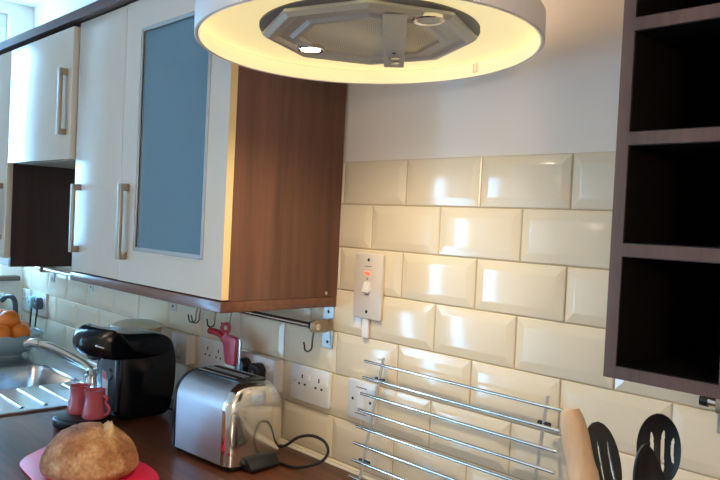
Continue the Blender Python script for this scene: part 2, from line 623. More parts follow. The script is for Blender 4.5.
XE = -0.105
YD = -0.309          # back of the doors of the big cabinet
big = thing('wall_cabinet', 'cream gloss wall cabinet with blue glass door and walnut end panel', 'cabinet', (-0.50, -0.155, -0.349))
b = BM()
box(b, -0.887, -0.869, YD + 0.001, -0.002, -0.325, 0.385)
box(b, -0.869, XE - 0.018, YD + 0.001, -0.002, -0.325, -0.307)
box(b, -0.869, XE - 0.018, YD + 0.001, -0.002, 0.367, 0.385)
box(b, -0.869, XE - 0.018, -0.012, -0.002, -0.307, 0.367)
obj('carcass', b, M['cream_gloss'], big)
b = BM()
box(b, XE - 0.018, XE, YD, -0.001, -0.325, 0.388, 0.0006, 1)
ep = obj('end_panel', b, M['walnut'], big)
b = BM()
lathe(b, [(0, 0.002), (0.003, 0.002), (0.0045, 0), (0, 0)], (0, 0, 0), 14, Matrix.Translation((XE + 0.0003, -0.036, -0.316)) @ Matrix.Rotation(PI / 2, 4, 'Y'))
obj('cover_cap', b, M['steel'], ep)
b = BM()
box(b, -0.887, XE, -0.329, -0.001, -0.3495, -0.3255, 0.0015)
obj('pelmet', b, M['walnut_h'], big)
# plain door
b = BM()
box(b, -0.8845, -0.5945, YD - 0.0185, YD - 0.0005, -0.322, 0.384, 0.002)
d1 = obj('door', b, M['cream_gloss'], big)
bar_handle(-0.846, YD - 0.0185, -0.267, -0.075, d1)
# glazed door: four rails round the opening
GXa, GXb, GZa, GZb = -0.497, -0.193, -0.232, 0.300
b = BM()
y0, y1 = YD - 0.0185, YD - 0.0005
xa, xb, za, zb = -0.5915, XE - 0.001, -0.322, 0.384
o1 = [(xa, za), (xb, za), (xb, zb), (xa, zb)]
i1 = [(GXa, GZa), (GXb, GZa), (GXb, GZb), (GXa, GZb)]
V = [[b.verts.new((x, y, z)) for x, z in q] for q, y in ((o1, y0), (i1, y0), (o1, y1), (i1, y1))]
for i in range(4):
    j = (i + 1) % 4
    b.faces.new((V[0][i], V[0][j], V[1][j], V[1][i]))
    b.faces.new((V[2][i], V[2][j], V[3][j], V[3][i]))
    b.faces.new((V[1][i], V[1][j], V[3][j], V[3][i]))
    f = b.faces.new((V[0][i], V[0][j], V[2][j], V[2][i]))
    if i == 1:
        f.material_index = 1
d2 = obj('door', b, [M['cream_gloss'], M['lit_edge']], big)
d2['label'] = 'cream door with blue frosted glass pane'
bar_handle(-0.553, YD - 0.0185, -0.267, -0.075, d2)
b = BM()
w = 0.010
for q in ((GXa - w, GXa, GZa - w, GZb + w), (GXb, GXb + w, GZa - w, GZb + w), (GXa, GXb, GZa - w, GZa), (GXa, GXb, GZb, GZb + w)):
    box(b, q[0], q[1], y0 - 0.003, y0 + 0.004, q[2], q[3], 0.001, 1)
obj('glass_trim', b, M['alu'], d2)
b = BM()
box(b, GXa, GXb, y0 + 0.004, y0 + 0.009, GZa, GZb)
obj('glass_pane', b, M['blueglass'], d2)

# bridging cabinet over the gap
br = thing('bridging_cabinet', 'small cream cabinet high over the open gap, with one right-hand handle', 'cabinet', (-1.14, -0.16, -0.003))
b = BM()
box(b, -1.4024, -0.8872, YD - 0.002, 0.0, -0.003, 0.372)
obj('carcass', b, M['cream_gloss'], br)
b = BM()
box(b, -1.4005, -0.8895, -0.344, -0.324, -0.003, 0.374, 0.002)
dd = obj('door', b, M['cream_gloss'], br)
bar_handle(-0.927, -0.344, 0.066, 0.256, dd)

# left tall wall cabinet
lc = thing('wall_cabinet', 'cream wall cabinet nearest the window, its shade-darkened side facing the gap', 'cabinet', (-1.7, -0.16, -0.35))
b = BM()
box(b, -2.0, -1.422, YD - 0.014, -0.002, -0.35, 0.372)
obj('carcass', b, M['cream_gloss'], lc)
b = BM()
box(b, -1.421, -1.4025, -0.3235, -0.001, -0.352, 0.372)
obj('side_panel', b, M['niche'], lc)
b = BM()
box(b, -1.998, -1.404, -0.344, -0.324, -0.322, 0.374, 0.002)
dd = obj('door', b, M['cream_gloss'], lc)
bar_handle(-1.445, -0.344, -0.262, -0.07, dd)

# cornice on top of all three
b = BM()
prism(b, [(-0.348, 0.3885), (-0.001, 0.3885), (-0.001, 0.412), (-0.352, 0.412), (-0.352, 0.408)], -2.0, XE + 0.004, FYZ)
tag(obj('cornice', b, M['ebony_h']), 'dark brown cornice strip along the top of the cream cabinets', 'cornice')

# open shelf rack at the right
sh = thing('shelf_unit', 'narrow dark walnut open shelf unit hung right of the tiles', 'shelf unit', (0.83, -0.165, -0.32))
SXa, SXb, SZt = 0.7585, 0.911, 0.42
b = BM()
box(b, SXa, SXa + 0.0155, -0.33, -0.001, -0.3205, SZt)
sp = obj('side_panel', b, M['ebony'], sh)
b = BM()
box(b, SXb - 0.0155, SXb, -0.33, -0.001, -0.3205, SZt)
obj('side_panel', b, M['ebony'], sh)
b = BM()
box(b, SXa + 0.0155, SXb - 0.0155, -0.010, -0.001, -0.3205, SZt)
obj('back_panel', b, M['cell_shade'], sh)
b = BM()
box(b, SXa + 0.0155, SXb - 0.0155, -0.33, -0.0105, -0.3205, -0.3055)
obj('base_board', b, M['ebony'], sh)
b = BM()
box(b, SXa + 0.0155, SXb - 0.0155, -0.33, -0.0105, SZt - 0.0155, SZt)
obj('top_board', b, M['ebony'], sh)
for z in (-0.1695, -0.0335, 0.1055, 0.2425):
    b = BM()
    box(b, SXa + 0.0155, SXb - 0.0155, -0.33, -0.0105, z, z + 0.0155)
    obj('shelf', b, M['ebony'], sh)
# thin added sheets, near-black to carry the shade inside the cells
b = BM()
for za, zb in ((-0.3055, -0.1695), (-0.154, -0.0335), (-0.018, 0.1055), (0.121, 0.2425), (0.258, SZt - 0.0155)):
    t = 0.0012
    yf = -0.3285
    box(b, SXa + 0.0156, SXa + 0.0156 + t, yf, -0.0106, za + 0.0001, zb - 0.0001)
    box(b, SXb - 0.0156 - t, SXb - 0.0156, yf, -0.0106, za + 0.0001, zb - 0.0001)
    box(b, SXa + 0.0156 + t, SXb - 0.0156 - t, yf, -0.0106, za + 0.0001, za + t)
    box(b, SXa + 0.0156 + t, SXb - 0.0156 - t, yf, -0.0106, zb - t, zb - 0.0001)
obj('cell_shade_sheet', b, M['cell_shade'], sh)

# ------------------------------------------------------------------ round extractor hood
HX, HY, HZ, HR = 0.328, -0.348, 0.1415, 0.280
hood = thing('extractor_hood', 'round white drum extractor hood glowing yellow inside, hung over the worktop', 'extractor hood', (HX, HY, HZ))
HM = Matrix.Translation((HX, HY, HZ)) @ Matrix.Rotation(math.radians(-1.8), 4, 'Y')
b = BM()
lathe(b, [(HR - 0.003, 0.0), (HR, 0.0015), (HR, 0.043), (HR - 0.002, 0.046), (HR - 0.006, 0.046), (HR - 0.006, 0.0015)], (0, 0, 0), 128, HM, closed=True)
obj('drum_shade', b, M['shade'], hood)
b = BM()
lathe(b, [(HR - 0.0065, 0.001), (HR - 0.0065, 0.026), (HR - 0.0075, 0.026), (HR - 0.0075, 0.001)], (0, 0, 0), 128, HM, closed=True)
obj('shade_lining', b, M['shade_in'], hood)
b = BM()
lathe(b, [(0.180, 0.0275), (HR - 0.0085, 0.0275), (HR - 0.0085, 0.031), (0.180, 0.031)], (0, 0, 0), 128, HM, closed=True)
obj('glowing_diffuser', b, M['glow'], hood)
b = BM()
lathe(b, [(0, 0.034), (HR - 0.0065, 0.034), (HR - 0.0065, 0.044), (0.12, 0.050), (0, 0.050)], (0, 0, 0), 96, HM)
obj('top_cover', b, M['uplight'], hood)
b = BM()
lathe(b, [(0.120, 0.050), (0.120, ZC - HZ - 0.001), (0.117, ZC - HZ - 0.001), (0.117, 0.050)], (HX, HY, HZ), 48, closed=True)
obj('flue', b, M['shade'], hood)
# dark round rim plate and octagonal filter
b = BM()
lathe(b, [(0.0, 0.024), (0.174, 0.024), (0.1795, 0.0262), (0.1795, 0.033), (0, 0.033)], (0, 0, 0), 72, HM)
obj('hood_plate', b, M['hooddark'], hood)


def octa(r, rot=PI / 8, sx=1.0):
    return [(r * math.cos(rot + k * PI / 4), r * math.sin(rot + k * PI / 4)) for k in range(8)]


OR = 0.0
b = BM()
loops = []
for r, z in ((0.176, 0.0238), (0.176, 0.019), (0.168, 0.013), (0.158, 0.013), (0.150, 0.0175), (0.132, 0.0175), (0.126, 0.013), (0.116, 0.013), (0.112, 0.018)):
    loops.append([b.verts.new(HM @ Vector((x, y, z))) for x, y in octa(r, OR)])
for A, B in zip(loops, loops[1:]):
    for i in range(8):
        b.faces.new((A[i], A[(i + 1) % 8], B[(i + 1) % 8], B[i]))
obj('filter_frame', b, M['hoodsteel'], hood, angle=15)
# mesh filter: perforated look by a fine procedural
fm, nt, bs = new_mat('perforated_filter')
tc = nt.nodes.new('ShaderNodeTexCoord')
vo = nt.nodes.new('ShaderNodeTexVoronoi')
vo.inputs['Scale'].default_value = 210
vo.inputs['Randomness'].default_value = 0.0
nt.links.new(tc.outputs['Object'], vo.inputs['Vector'])
cr = nt.nodes.new('ShaderNodeValToRGB')
cr.color_ramp.elements[0].position = 0.25
cr.color_ramp.elements[0].color = rgb(150, 142, 122)
cr.color_ramp.elements[1].position = 0.45
cr.color_ramp.elements[1].color = rgb(238, 228, 200)
nt.links.new(vo.outputs['Distance'], cr.inputs['Fac'])
nt.links.new(cr.outputs['Color'], bs.inputs['Base Color'])
bs.inputs['Metallic'].default_value = 0.0
bs.inputs['Roughness'].default_value = 0.45
b = BM()
A = [b.verts.new(HM @ Vector((x, y, 0.0168))) for x, y in octa(0.1118, OR)]
B = [b.verts.new(HM @ Vector((x, y, 0.0235))) for x, y in octa(0.1118, OR)]
b.faces.new(A)
b.faces.new(B)
for i in range(8):
    b.faces.new((A[i], A[(i + 1) % 8], B[(i + 1) % 8], B[i]))
obj('mesh_filter', b, fm, hood)
# two spot lamps
for nm, lx, ly, on in (('spot_lamp', -0.116, -0.028, True), ('spot_lamp', 0.147, -0.022, False)):
    b = BM()
    lathe(b, [(0.017, 0.0115), (0.022, 0.010), (0.024, 0.0115), (0.024, 0.0165), (0.017, 0.0165)], (lx, ly, 0), 28, HM, closed=True)
    sl = obj(nm, b, M['chrome'], hood)
    b = BM()
    lathe(b, [(0, 0.0122), (0.0165, 0.0122), (0.0165, 0.016), (0, 0.016)], (lx, ly, 0), 28, HM)
    obj('lens', b, M['lamp_on'] if on else M['hoodsteel'], sl)
# control bar hanging below the filter
b = BM()
CM = HM @ Matrix.Translation((0.0, 0.0, 0.0)) @ Matrix.Rotation(math.radians(43.8), 4, 'Z')
box(b, 0.023, 0.059, -0.150, 0.106, -0.006, 0.0118, 0.002)
for v in b.verts:
    if v.co.y < 0:
        v.co.z = max(v.co.z, 0.0105)
    v.co = CM @ v.co
cb = obj('control_bar', b, M['hoodsteel'], hood)
for yy in (0.035, 0.070):
    b = BM()
    lathe(b, [(0, -0.0085), (0.008, -0.0085), (0.0095, -0.0075), (0.0095, -0.0058), (0, -0.0058)], (0.041, yy, 0), 20, CM)
    obj('button', b, M['chrome'], cb)
b = BM()
lathe(b, [(0, -0.0068), (0.003, -0.0068), (0.003, -0.0058), (0, -0.0058)], (0.041, 0.004, 0), 12, CM)
obj('indicator', b, M['dark_hole'], cb)
# little wire clip on the inside of the drum
b = BM()
ang = math.radians(88)
c, s_ = math.cos(ang), math.sin(ang)
pts = []
for t, z in ((-0.004, 0.024), (-0.004, 0.008), (0.004, 0.008), (0.004, 0.024)):
    rr = HR - 0.009
    pts.append(HM @ Vector((rr * c - t * s_, rr * s_ + t * c, z)))
tube(b, pts, 0.0009, 6)
obj('wire_clip', b, M['steel'], hood)

# ------------------------------------------------------------------ utensil rails and hooks
RY, RZ = -0.044, -0.398


def rail(x0, x1, label, brackets, RZ):
    r = thing('utensil_rail', label, 'rail', ((x0 + x1) / 2, RY, RZ))
    b = BM()
    tube(b, [(x0, RY, RZ), (x1, RY, RZ)], 0.0075, 14)
    obj('rail_bar', b, M['chrome'], r)
    for xb in brackets:
        b = BM()
        box(b, xb - 0.019, xb + 0.019, -0.0045, -0.0012, RZ - 0.055, RZ + 0.047, 0.001, 1)
        bp = obj('bracket', b, M['steel'], r)
        b = BM()
        prism(b, rounded([(RY - 0.014, RZ - 0.014), (-0.0045, RZ - 0.016), (-0.0045, RZ + 0.016), (RY - 0.014, RZ + 0.014)], 0.010), xb - 0.004, xb + 0.004, FYZ)
        obj('bracket_arm', b, M['handle'], bp)
        for zz in (RZ + 0.034, RZ - 0.040):
            b = BM()
            lathe(b, [(0, 0.0016), (0.003, 0.0014), (0.0042, 0), (0, 0)], (0, 0, 0), 14, Matrix.Translation((xb, -0.0045, zz)) @ Matrix.Rotation(PI / 2, 4, 'X'))
            obj('screw', b, M['dark_hole'], bp)
    return r


rail(-1.93, -0.118, 'long steel utensil rail under the cream cabinets', (-1.86, -1.487, -0.872, -0.128), RZ)
r2 = rail(0.778, 1.6, 'short steel utensil rail starting below the dark shelf unit', (0.800, 1.55), RZ + 0.012)
b = BM()
tube(b, [(0.770, RY, RZ + 0.012), (0.782, RY, RZ + 0.012)], 0.0085, 16)
obj('end_cap', b, M['black'], r2)


def hook_mesh(x):
    b = BM()
    pts = []
    R0 = 0.0093
    for k in range(9):                        # over the rail
        a = math.radians(-50 + k * 230 / 8)
        pts.append((x, RY - R0 * math.cos(a), RZ + R0 * math.sin(a)))
    pts = pts[::1]
    top = pts[-1]
    pts.append((x, RY + 0.0075, RZ - 0.012))
    pts.append((x, RY + 0.004, RZ - 0.035))
    cx, cz, r = RY - 0.008, RZ - 0.050, 0.012
    for k in range(9):
        a = math.radians(10 - k * 200 / 8)
        pts.append((x, cx + r * math.cos(a), cz + r * math.sin(a)))
    pts.append((x, cx - r - 0.003, cz + 0.012))
    tube(b, pts, 0.0022, 8)
    return b


h0 = obj('s_hook', hook_mesh(-0.142), M['darksteel'])
tag(h0, 'steel S-hook hanging alone next to the rail bracket under the walnut end panel', 'hook', 'S-hooks on the long rail')
for x, lab in ((-0.497, 'steel S-hook carrying the red kitchen tool'),
               (-0.572, 'empty steel S-hook directly left of the red kitchen tool'),
               (-0.655, 'right one of the two empty S-hooks hanging close together over the coffee machine'),
               (-0.673, 'left one of the two empty S-hooks hanging close together over the coffee machine')):
    dup(h0, (x + 0.142, 0, 0), lab, 'S-hooks on the long rail')

tool = thing('kitchen_tool', 'red and pink handled kitchen tool hanging from a rail hook', 'kitchen tool', (-0.48, -0.060, -0.55))
b = BM()
lathe(b, [(0.0075, -0.0035), (0.016, -0.0035), (0.016, 0.0035), (0.0075, 0.0035)], (0, 0, 0), 24, Matrix.Translation((-0.487, -0.0595, -0.4505)) @ Matrix.Rotation(math.radians(80), 4, 'Y'), closed=True)
obj('hanging_loop', b, M['pink'], tool)
b = BM()
prism(b, rounded([(-0.470, -0.545), (-0.425, -0.545), (-0.422, -0.47), (-0.455, -0.466), (-0.478, -0.466), (-0.492, -0.478), (-0.480, -0.50)], 0.008), -0.070, -0.052, FXZ, 0.003)
obj('handle', b, M['pink'], tool)
b = BM()
tube(b, spline([(-0.560, -0.062, -0.468), (-0.53, -0.061, -0.468), (-0.50, -0.061, -0.474), (-0.475, -0.061, -0.492)], 6), 0.0095, 12)
obj('grip_arm', b, M['red'], tool)
b = BM()
prism(b, rect(-0.472, -0.428, -0.572, -0.545, 0.004), -0.069, -0.053, FXZ, 0.002)
obj('white_tip', b, M['plastic_w'], tool)
b = BM()
tube(b, [(-0.480, -0.0605, -0.4635), (-0.468, -0.061, -0.475)], 0.006, 10)
obj('neck', b, M['pink'], tool)
b = BM()
prism(b, rect(-0.423, -0.408, -0.56, -0.47, 0.005), -0.064, -0.058, FXZ, 0.001)
obj('blade', b, M['steel'], tool)

# ------------------------------------------------------------------ sockets and switches
def plate(name, label, cat, x0, x1, z0, z1, depth=0.010, group=None, mat='plastic_w', backbox=0.0):
    t = thing(name, label, cat, ((x0 + x1) / 2, -0.001, z0), group)
    if backbox:
        b = BM()
        prism(b, rect(x0 + 0.002, x1 - 0.002, z0 + 0.002, z1 - 0.002, 0.004), -0.0012, -0.0012 - backbox, FXZ)
        obj('back_box', b, M[mat], t)
    b = BM()
    prism(b, rect(x0, x1, z0, z1, 0.004), -0.0012 - backbox, -0.0012 - backbox - depth, FXZ, 0.0025)
    obj('faceplate', b, M[mat], t)
    return t, -0.0012 - backbox - depth


def outlet(t, yf, cx, cz, rocker=True, rx=0.026):
    b = BM()
    box(b, cx - 0.0022, cx + 0.0022, yf - 0.0006, yf + 0.001, cz + 0.004, cz + 0.014)
    obj('pin_hole', b, M['dark_hole'], t)
    for dx in (-0.011, 0.011):
        b = BM()
        box(b, cx + dx - 0.0035, cx + dx + 0.0035, yf - 0.0006, yf + 0.001, cz - 0.0125, cz - 0.0075)
        obj('pin_hole', b, M['dark_hole'], t)
    if rocker:
        b = BM()
        prism(b, [(yf + 0.001, cz + 0.001), (yf - 0.0045, cz + 0.001), (yf - 0.0018, cz + 0.019), (yf + 0.001, cz + 0.019)], cx + rx - 0.005, cx + rx + 0.005, FYZ, 0.0006, 1)
        obj('rocker_switch', b, M['plastic_w'], t)


t, yf = plate('double_socket', 'white double wall socket with nothing plugged in, between toaster and wire rack', 'socket', -0.2545, -0.1055, -0.5985, -0.5095)
outlet(t, yf, -0.208, -0.546)
outlet(t, yf, -0.144, -0.546)
b = BM()
lathe(b, [(0, 0.0008), (0.0028, 0.0006), (0.0034, 0), (0, 0)], (0, 0, 0), 12, Matrix.Translation((-0.239, yf, -0.552)) @ Matrix.Rotation(PI / 2, 4, 'X'))
obj('screw', b, M['steel'], t)

t, yf = plate('double_socket', 'white raised double socket behind the toaster holding two black plugs', 'socket', -0.447, -0.297, -0.600, -0.510, 0.009, backbox=0.022)
outlet(t, yf, -0.412, -0.545)
outlet(t, yf, -0.348, -0.545)
yplug = yf - 0.001

t, yf = plate('double_socket', 'white double socket partly hidden behind the red kitchen tool', 'socket', -0.698, -0.552, -0.598, -0.507)
outlet(t, yf, -0.648, -0.545)
outlet(t, yf, -0.590, -0.545)
b = BM()

b.free()
t, yf = plate('fused_switch', 'thick white switch plate on the tiles right above the coffee machine', 'switch', -0.823, -0.732, -0.600, -0.510, 0.009, backbox=0.022)
b = BM()
box(b, -0.781, -0.774, yf - 0.004, yf + 0.001, -0.568, -0.538, 0.001, 1)
obj('rocker_switch', b, M['plastic_c'], t)
b = BM()
box(b, -0.789, -0.765, yf - 0.0005, yf + 0.0005, -0.583, -0.5805)
obj('printed_mark', b, M['plastic_g'], t)

t, yf = plate('appliance_switch', 'white square twin switch plate on the tiles behind the wire rack', 'switch', -0.041, 0.052, -0.598, -0.508, 0.010)
b = BM()
box(b, -0.004, 0.020, yf - 0.004, yf + 0.001, -0.570, -0.536, 0.001, 1)
obj('rocker_switch', b, M['plastic_w'], t)
for x in (-0.022, 0.036):
    b = BM()
    lathe(b, [(0, 0.001), (0.003, 0.0008), (0.0038, 0), (0, 0)], (0, 0, 0), 12, Matrix.Translation((x, yf, -0.553)) @ Matrix.Rotation(PI / 2, 4, 'X'))
    obj('screw', b, M['dark_hole'], t)
for z in (-0.524, -0.584):
    b = BM()
    box(b, -0.012, 0.024, yf - 0.0004, yf + 0.0005, z - 0.0012, z + 0.0012)
    obj('printed_mark', b, M['plastic_g'], t)

# tall cooker switch
t, yf = plate('cooker_switch', 'tall ivory cooker switch with red light on the tiles beside the walnut cabinet', 'switch', -0.0365, 0.0535, -0.364, -0.2145, 0.010, mat='plastic_c')
b = BM()
prism(b, [(yf + 0.001, -0.302), (yf - 0.008, -0.302), (yf - 0.002, -0.280), (yf + 0.001, -0.280)], -0.002, 0.018, FYZ, 0.001, 1)
obj('rocker_switch', b, M['plastic_w'], t)
b = BM()
prism(b, rounded([(-0.003, -0.2605), (0.011, -0.2645), (0.017, -0.2625), (0.012, -0.2555), (0.001, -0.2555)], 0.003, 3), yf + 0.0005, yf - 0.0012, FXZ)
obj('red_indicator', b, M['redneon'], t)
for z in (-0.2285, -0.3475):
    b = BM()
    lathe(b, [(0, 0.0012), (0.003, 0.001), (0.004, 0), (0, 0)], (0, 0, 0), 12, Matrix.Translation((0.009, yf, z)) @ Matrix.Rotation(PI / 2, 4, 'X'))
    obj('screw', b, M['dark_hole'], t)
for q in ((-0.002, 0.020, -0.2445, -0.2425), (0.005, 0.010, -0.2745, -0.270), (0.001, 0.015, -0.3095, -0.3070)):
    b = BM()
    box(b, q[0], q[1], yf - 0.0003, yf + 0.0004, q[2], q[3])
    obj('printed_mark', b, M['plastic_g'], t)
b = BM()
box(b, -0.006, 0.013, -0.0085, -0.0012, -0.4085, -0.3643, 0.0012, 1)
tag(obj('cable_trunking', b, M['plastic_w']), 'short white cable cover just under the tall cooker switch', 'cable cover')

# sockets near the window corner
t, yf = plate('double_socket', 'white double socket near the window corner with a pale and a dark plug', 'socket', -2.055, -1.905, -0.603, -0.507)
outlet(t, yf, -2.012, -0.545)
outlet(t, yf, -1.948, -0.545)
yc = yf
t, yf2 = plate('single_socket', 'white single socket nearest the window wall', 'socket', -2.185, -2.095, -0.603, -0.510)
outlet(t, yf2, -2.148, -0.545)


def plug(name, label, cx, cz, y, mat, cord=None, group=None, accent=None, scale=1.0):
    t = thing(name, label, 'plug', (cx, y, cz - 0.025), group)
    b = BM()
    s = scale
    poly = rounded([(cx - 0.022 * s, cz - 0.018 * s), (cx - 0.013 * s, cz - 0.026 * s), (cx + 0.013 * s, cz - 0.026 * s), (cx + 0.022 * s, cz - 0.018 * s), (cx + 0.022 * s, cz + 0.012 * s), (cx + 0.010 * s, cz + 0.024 * s), (cx - 0.010 * s, cz + 0.024 * s), (cx - 0.022 * s, cz + 0.012 * s)], 0.009, 4)
    prism(b, poly, y, y - 0.030, FXZ, 0.006, 3)
    obj('plug_body', b, mat, t)
    b = BM()
    lathe(b, [(0, 0.0012), (0.0062, 0.001), (0.0068, 0), (0, 0)], (0, 0, 0), 18, Matrix.Translation((cx, y - 0.030, cz)) @ Matrix.Rotation(PI / 2, 4, 'X'))
    obj('plug_cap', b, accent or M['plastic_g'], t)
    if cord:
        b = BM()
        tube(b, spline(cord, 8), 0.0035, 8)
        obj('cord', b, M['rubber'], t)
    return t


plug('mains_plug', 'left black plug behind the toaster, pale marking on its face', -0.413, -0.545, yplug, M['black'],
     [(-0.413, yplug - 0.018, -0.572), (-0.417, yplug - 0.02, -0.62), (-0.44, yplug - 0.02, -0.68), (-0.47, -0.05, -0.722)], accent=M['teal'])
plug('mains_plug', 'right black plug behind the toaster, at the middle of its socket', -0.350, -0.548, yplug, M['black'],
     [(-0.350, yplug - 0.018, -0.572), (-0.348, yplug - 0.02, -0.62), (-0.345, yplug - 0.02, -0.68), (-0.32, -0.055, -0.7245)])
plug('mains_plug', 'pale plug in the socket near the window corner', -2.010, -0.550, yc - 0.001, M['teal'],
     [(-2.010, yc - 0.018, -0.574), (-2.008, yc - 0.022, -0.62), (-2.00, yc - 0.03, -0.68), (-1.97, yc - 0.06, -0.7225)])
plug('mains_plug', 'dark plug in the socket near the window corner, right of the pale one', -1.945, -0.550, yc - 0.001, M['slate'],
     [(-1.945, yc - 0.018, -0.574), (-1.94, yc - 0.025, -0.62), (-1.93, yc - 0.035, -0.68), (-1.91, yc - 0.07, -0.7225)])

# ------------------------------------------------------------------ coffee machine
cm = thing('coffee_machine', 'black pod coffee machine with a domed overhanging head beside the toaster', 'coffee machine', (-0.77, -0.23, -0.73))
MXa, MXb = -0.832, -0.688


def loft_side(bm, prof, xa, xb, n=12, edge=0.93, plan=0.0, yplan=-0.30):
    """Sweep a (y, z) outline across x with rounded edges; plan pulls the front back towards the sides."""
    cy = sum(p[0] for p in prof) / len(prof)
    cz = sum(p[1] for p in prof) / len(prof)
    rings = []
    for i in range(n + 1):
        t = -math.cos(PI * i / n)
        x = (xa + xb) / 2 + (xb - xa) / 2 * t
        k = edge + (1 - edge) * (1 - abs(t) ** 6) ** 0.5 if abs(t) < 1 else edge
        ring = []
        for y, z in prof:
            yy = cy + (y - cy) * k
            zz = cz + (z - cz) * k
            if y < yplan:
                yy += plan * abs(t) ** 3 * min(1, (yplan - y) / 0.08)
            ring.append(bm.verts.new((x, yy, zz)))
        rings.append(ring)
    m = len(prof)
    for A, B in zip(rings, rings[1:]):
        for j in range(m):
            bm.faces.new((A[j], A[(j + 1) % m], B[(j + 1) % m], B[j]))
    bm.faces.new(rings[0][::-1])
    bm.faces.new(rings[-1])


def smooth_closed(pts, n=5):
    m = len(pts)
    out = []
    for i in range(m):
        a, b_, c, d = (Vector(pts[(i + k) % m]) for k in (-1, 0, 1, 2))
        for k in range(n):
            t = k / n
            out.append(tuple(0.5 * ((2 * b_) + (c - a) * t + (2 * a - 5 * b_ + 4 * c - d) * t * t + (3 * b_ - a - 3 * c + d) * t ** 3)))
    return out


b = BM()
prof = rounded([(-0.262, -0.7285), (-0.105, -0.7285), (-0.088, -0.64), (-0.088, -0.56), (-0.105, -0.500), (-0.16, -0.484), (-0.262, -0.484)], 0.03, 6)
loft_side(b, prof, MXa, MXb, 12, 0.94)
obj('machine_body', b, M['black_gloss'], cm, angle=60)
b = BM()
prof = smooth_closed([(-0.100, -0.517), (-0.125, -0.497), (-0.180, -0.485), (-0.250, -0.481), (-0.294, -0.470), (-0.330, -0.469), (-0.354, -0.487), (-0.359, -0.513), (-0.345, -0.538), (-0.314, -0.550), (-0.269, -0.556), (-0.180, -0.557), (-0.110, -0.545)], 4)
loft_side(b, prof, MXa - 0.003, MXb + 0.003, 14, 0.90, 0.060, -0.28)
hd = obj('brew_head', b, M['black_gloss'], cm, angle=60)
b = BM()
HB = Matrix.Translation((MXb + 0.0030, -0.298, -0.494)) @ Matrix.Rotation(PI / 2, 4, 'Y')
lathe(b, [(0.0045, -0.004), (0.0045, 0.002), (0.007, 0.002), (0.007, -0.004)], (0, 0, 0), 20, HB, closed=True)
obj('button_ring', b, M['copper'], hd)
b = BM()
lathe(b, [(0, 0.0012), (0.0028, 0.001), (0.003, -0.004), (0, -0.004)], (0, 0, 0), 14, HB)
obj('button', b, M['plastic_w'], hd)
for yy, zz, dx in ((-0.330, -0.510, 0.0045), (-0.322, -0.513, 0.0038), (-0.314, -0.516, 0.0030)):
    b = BM()
    lathe(b, [(0, 0.002), (0.0022, 0.002), (0.0022, -0.008), (0, -0.008)], (0, 0, 0), 10, Matrix.Translation((MXb + 0.0035 - dx, yy, zz)) @ Matrix.Rotation(PI / 2, 4, 'Y'))
    obj('indicator_light', b, M['plastic_w'], hd)
b = BM()
box(b, MXa + 0.012, MXb - 0.010, -0.270, -0.258, -0.70, -0.545, 0.004)
fp = obj('front_panel', b, M['slate'], cm)
b = BM()
lathe(b, [(0, 0.008), (0.014, 0.007), (0.017, 0), (0, 0)], (0, 0, 0), 24, Matrix.Translation((MXb - 0.040, -0.270, -0.600)) @ Matrix.Rotation(PI / 2, 4, 'X'))
obj('round_knob', b, M['slate'], fp)
b = BM()
box(b, MXa + 0.055, MXb - 0.055, -0.318, -0.288, -0.560, -0.545, 0.005)
obj('pod_spout', b, M['black'], cm)
# drip tray
b = BM()
TC = (-0.738, -0.334)
poly = [(TC[0] + 0.076 * math.cos(a) * 1.0, TC[1] + (0.085 if math.sin(a) < 0 else 0.066) * math.sin(a)) for a in [2 * PI * k / 44 for k in range(44)]]
prism(b, poly, -0.7285, -0.706, None, 0.006, 3)
tr = obj('drip_tray', b, M['black_gloss'], cm)
b = BM()
poly2 = [(TC[0] + (x - TC[0]) * 0.88, TC[1] + (y - TC[1]) * 0.88) for x, y in poly]
prism(b, poly2, -0.7065, -0.703, None, 0.001)
obj('drip_grid', b, M['black'], tr)
b = BM()
tube(b, spline([(-0.72, -0.10, -0.715), (-0.70, -0.075, -0.7245), (-0.64, -0.06, -0.7255), (-0.56, -0.055, -0.7255)], 6), 0.0035, 8)
obj('power_cable', b, M['rubber'], cm)
# white card hanging on the front
b = BM()
CMt = Matrix.Translation((-0.752, -0.2735, -0.630)) @ Matrix.Rotation(math.radians(4), 4, 'X') @ Matrix.Rotation(math.radians(6), 4, 'Y')
box(b, -0.017, 0.017, -0.0012, 0.0, -0.034, 0.034, mat=CMt)
tg = obj('pod_card', b, M['tag'], cm)
tg['label'] = 'white and pink card on the front'
b = BM()
box(b, -0.0165, 0.0165, -0.0016, -0.0013, 0.014, 0.0335, mat=CMt)
obj('card_header', b, M['pink'], tg)


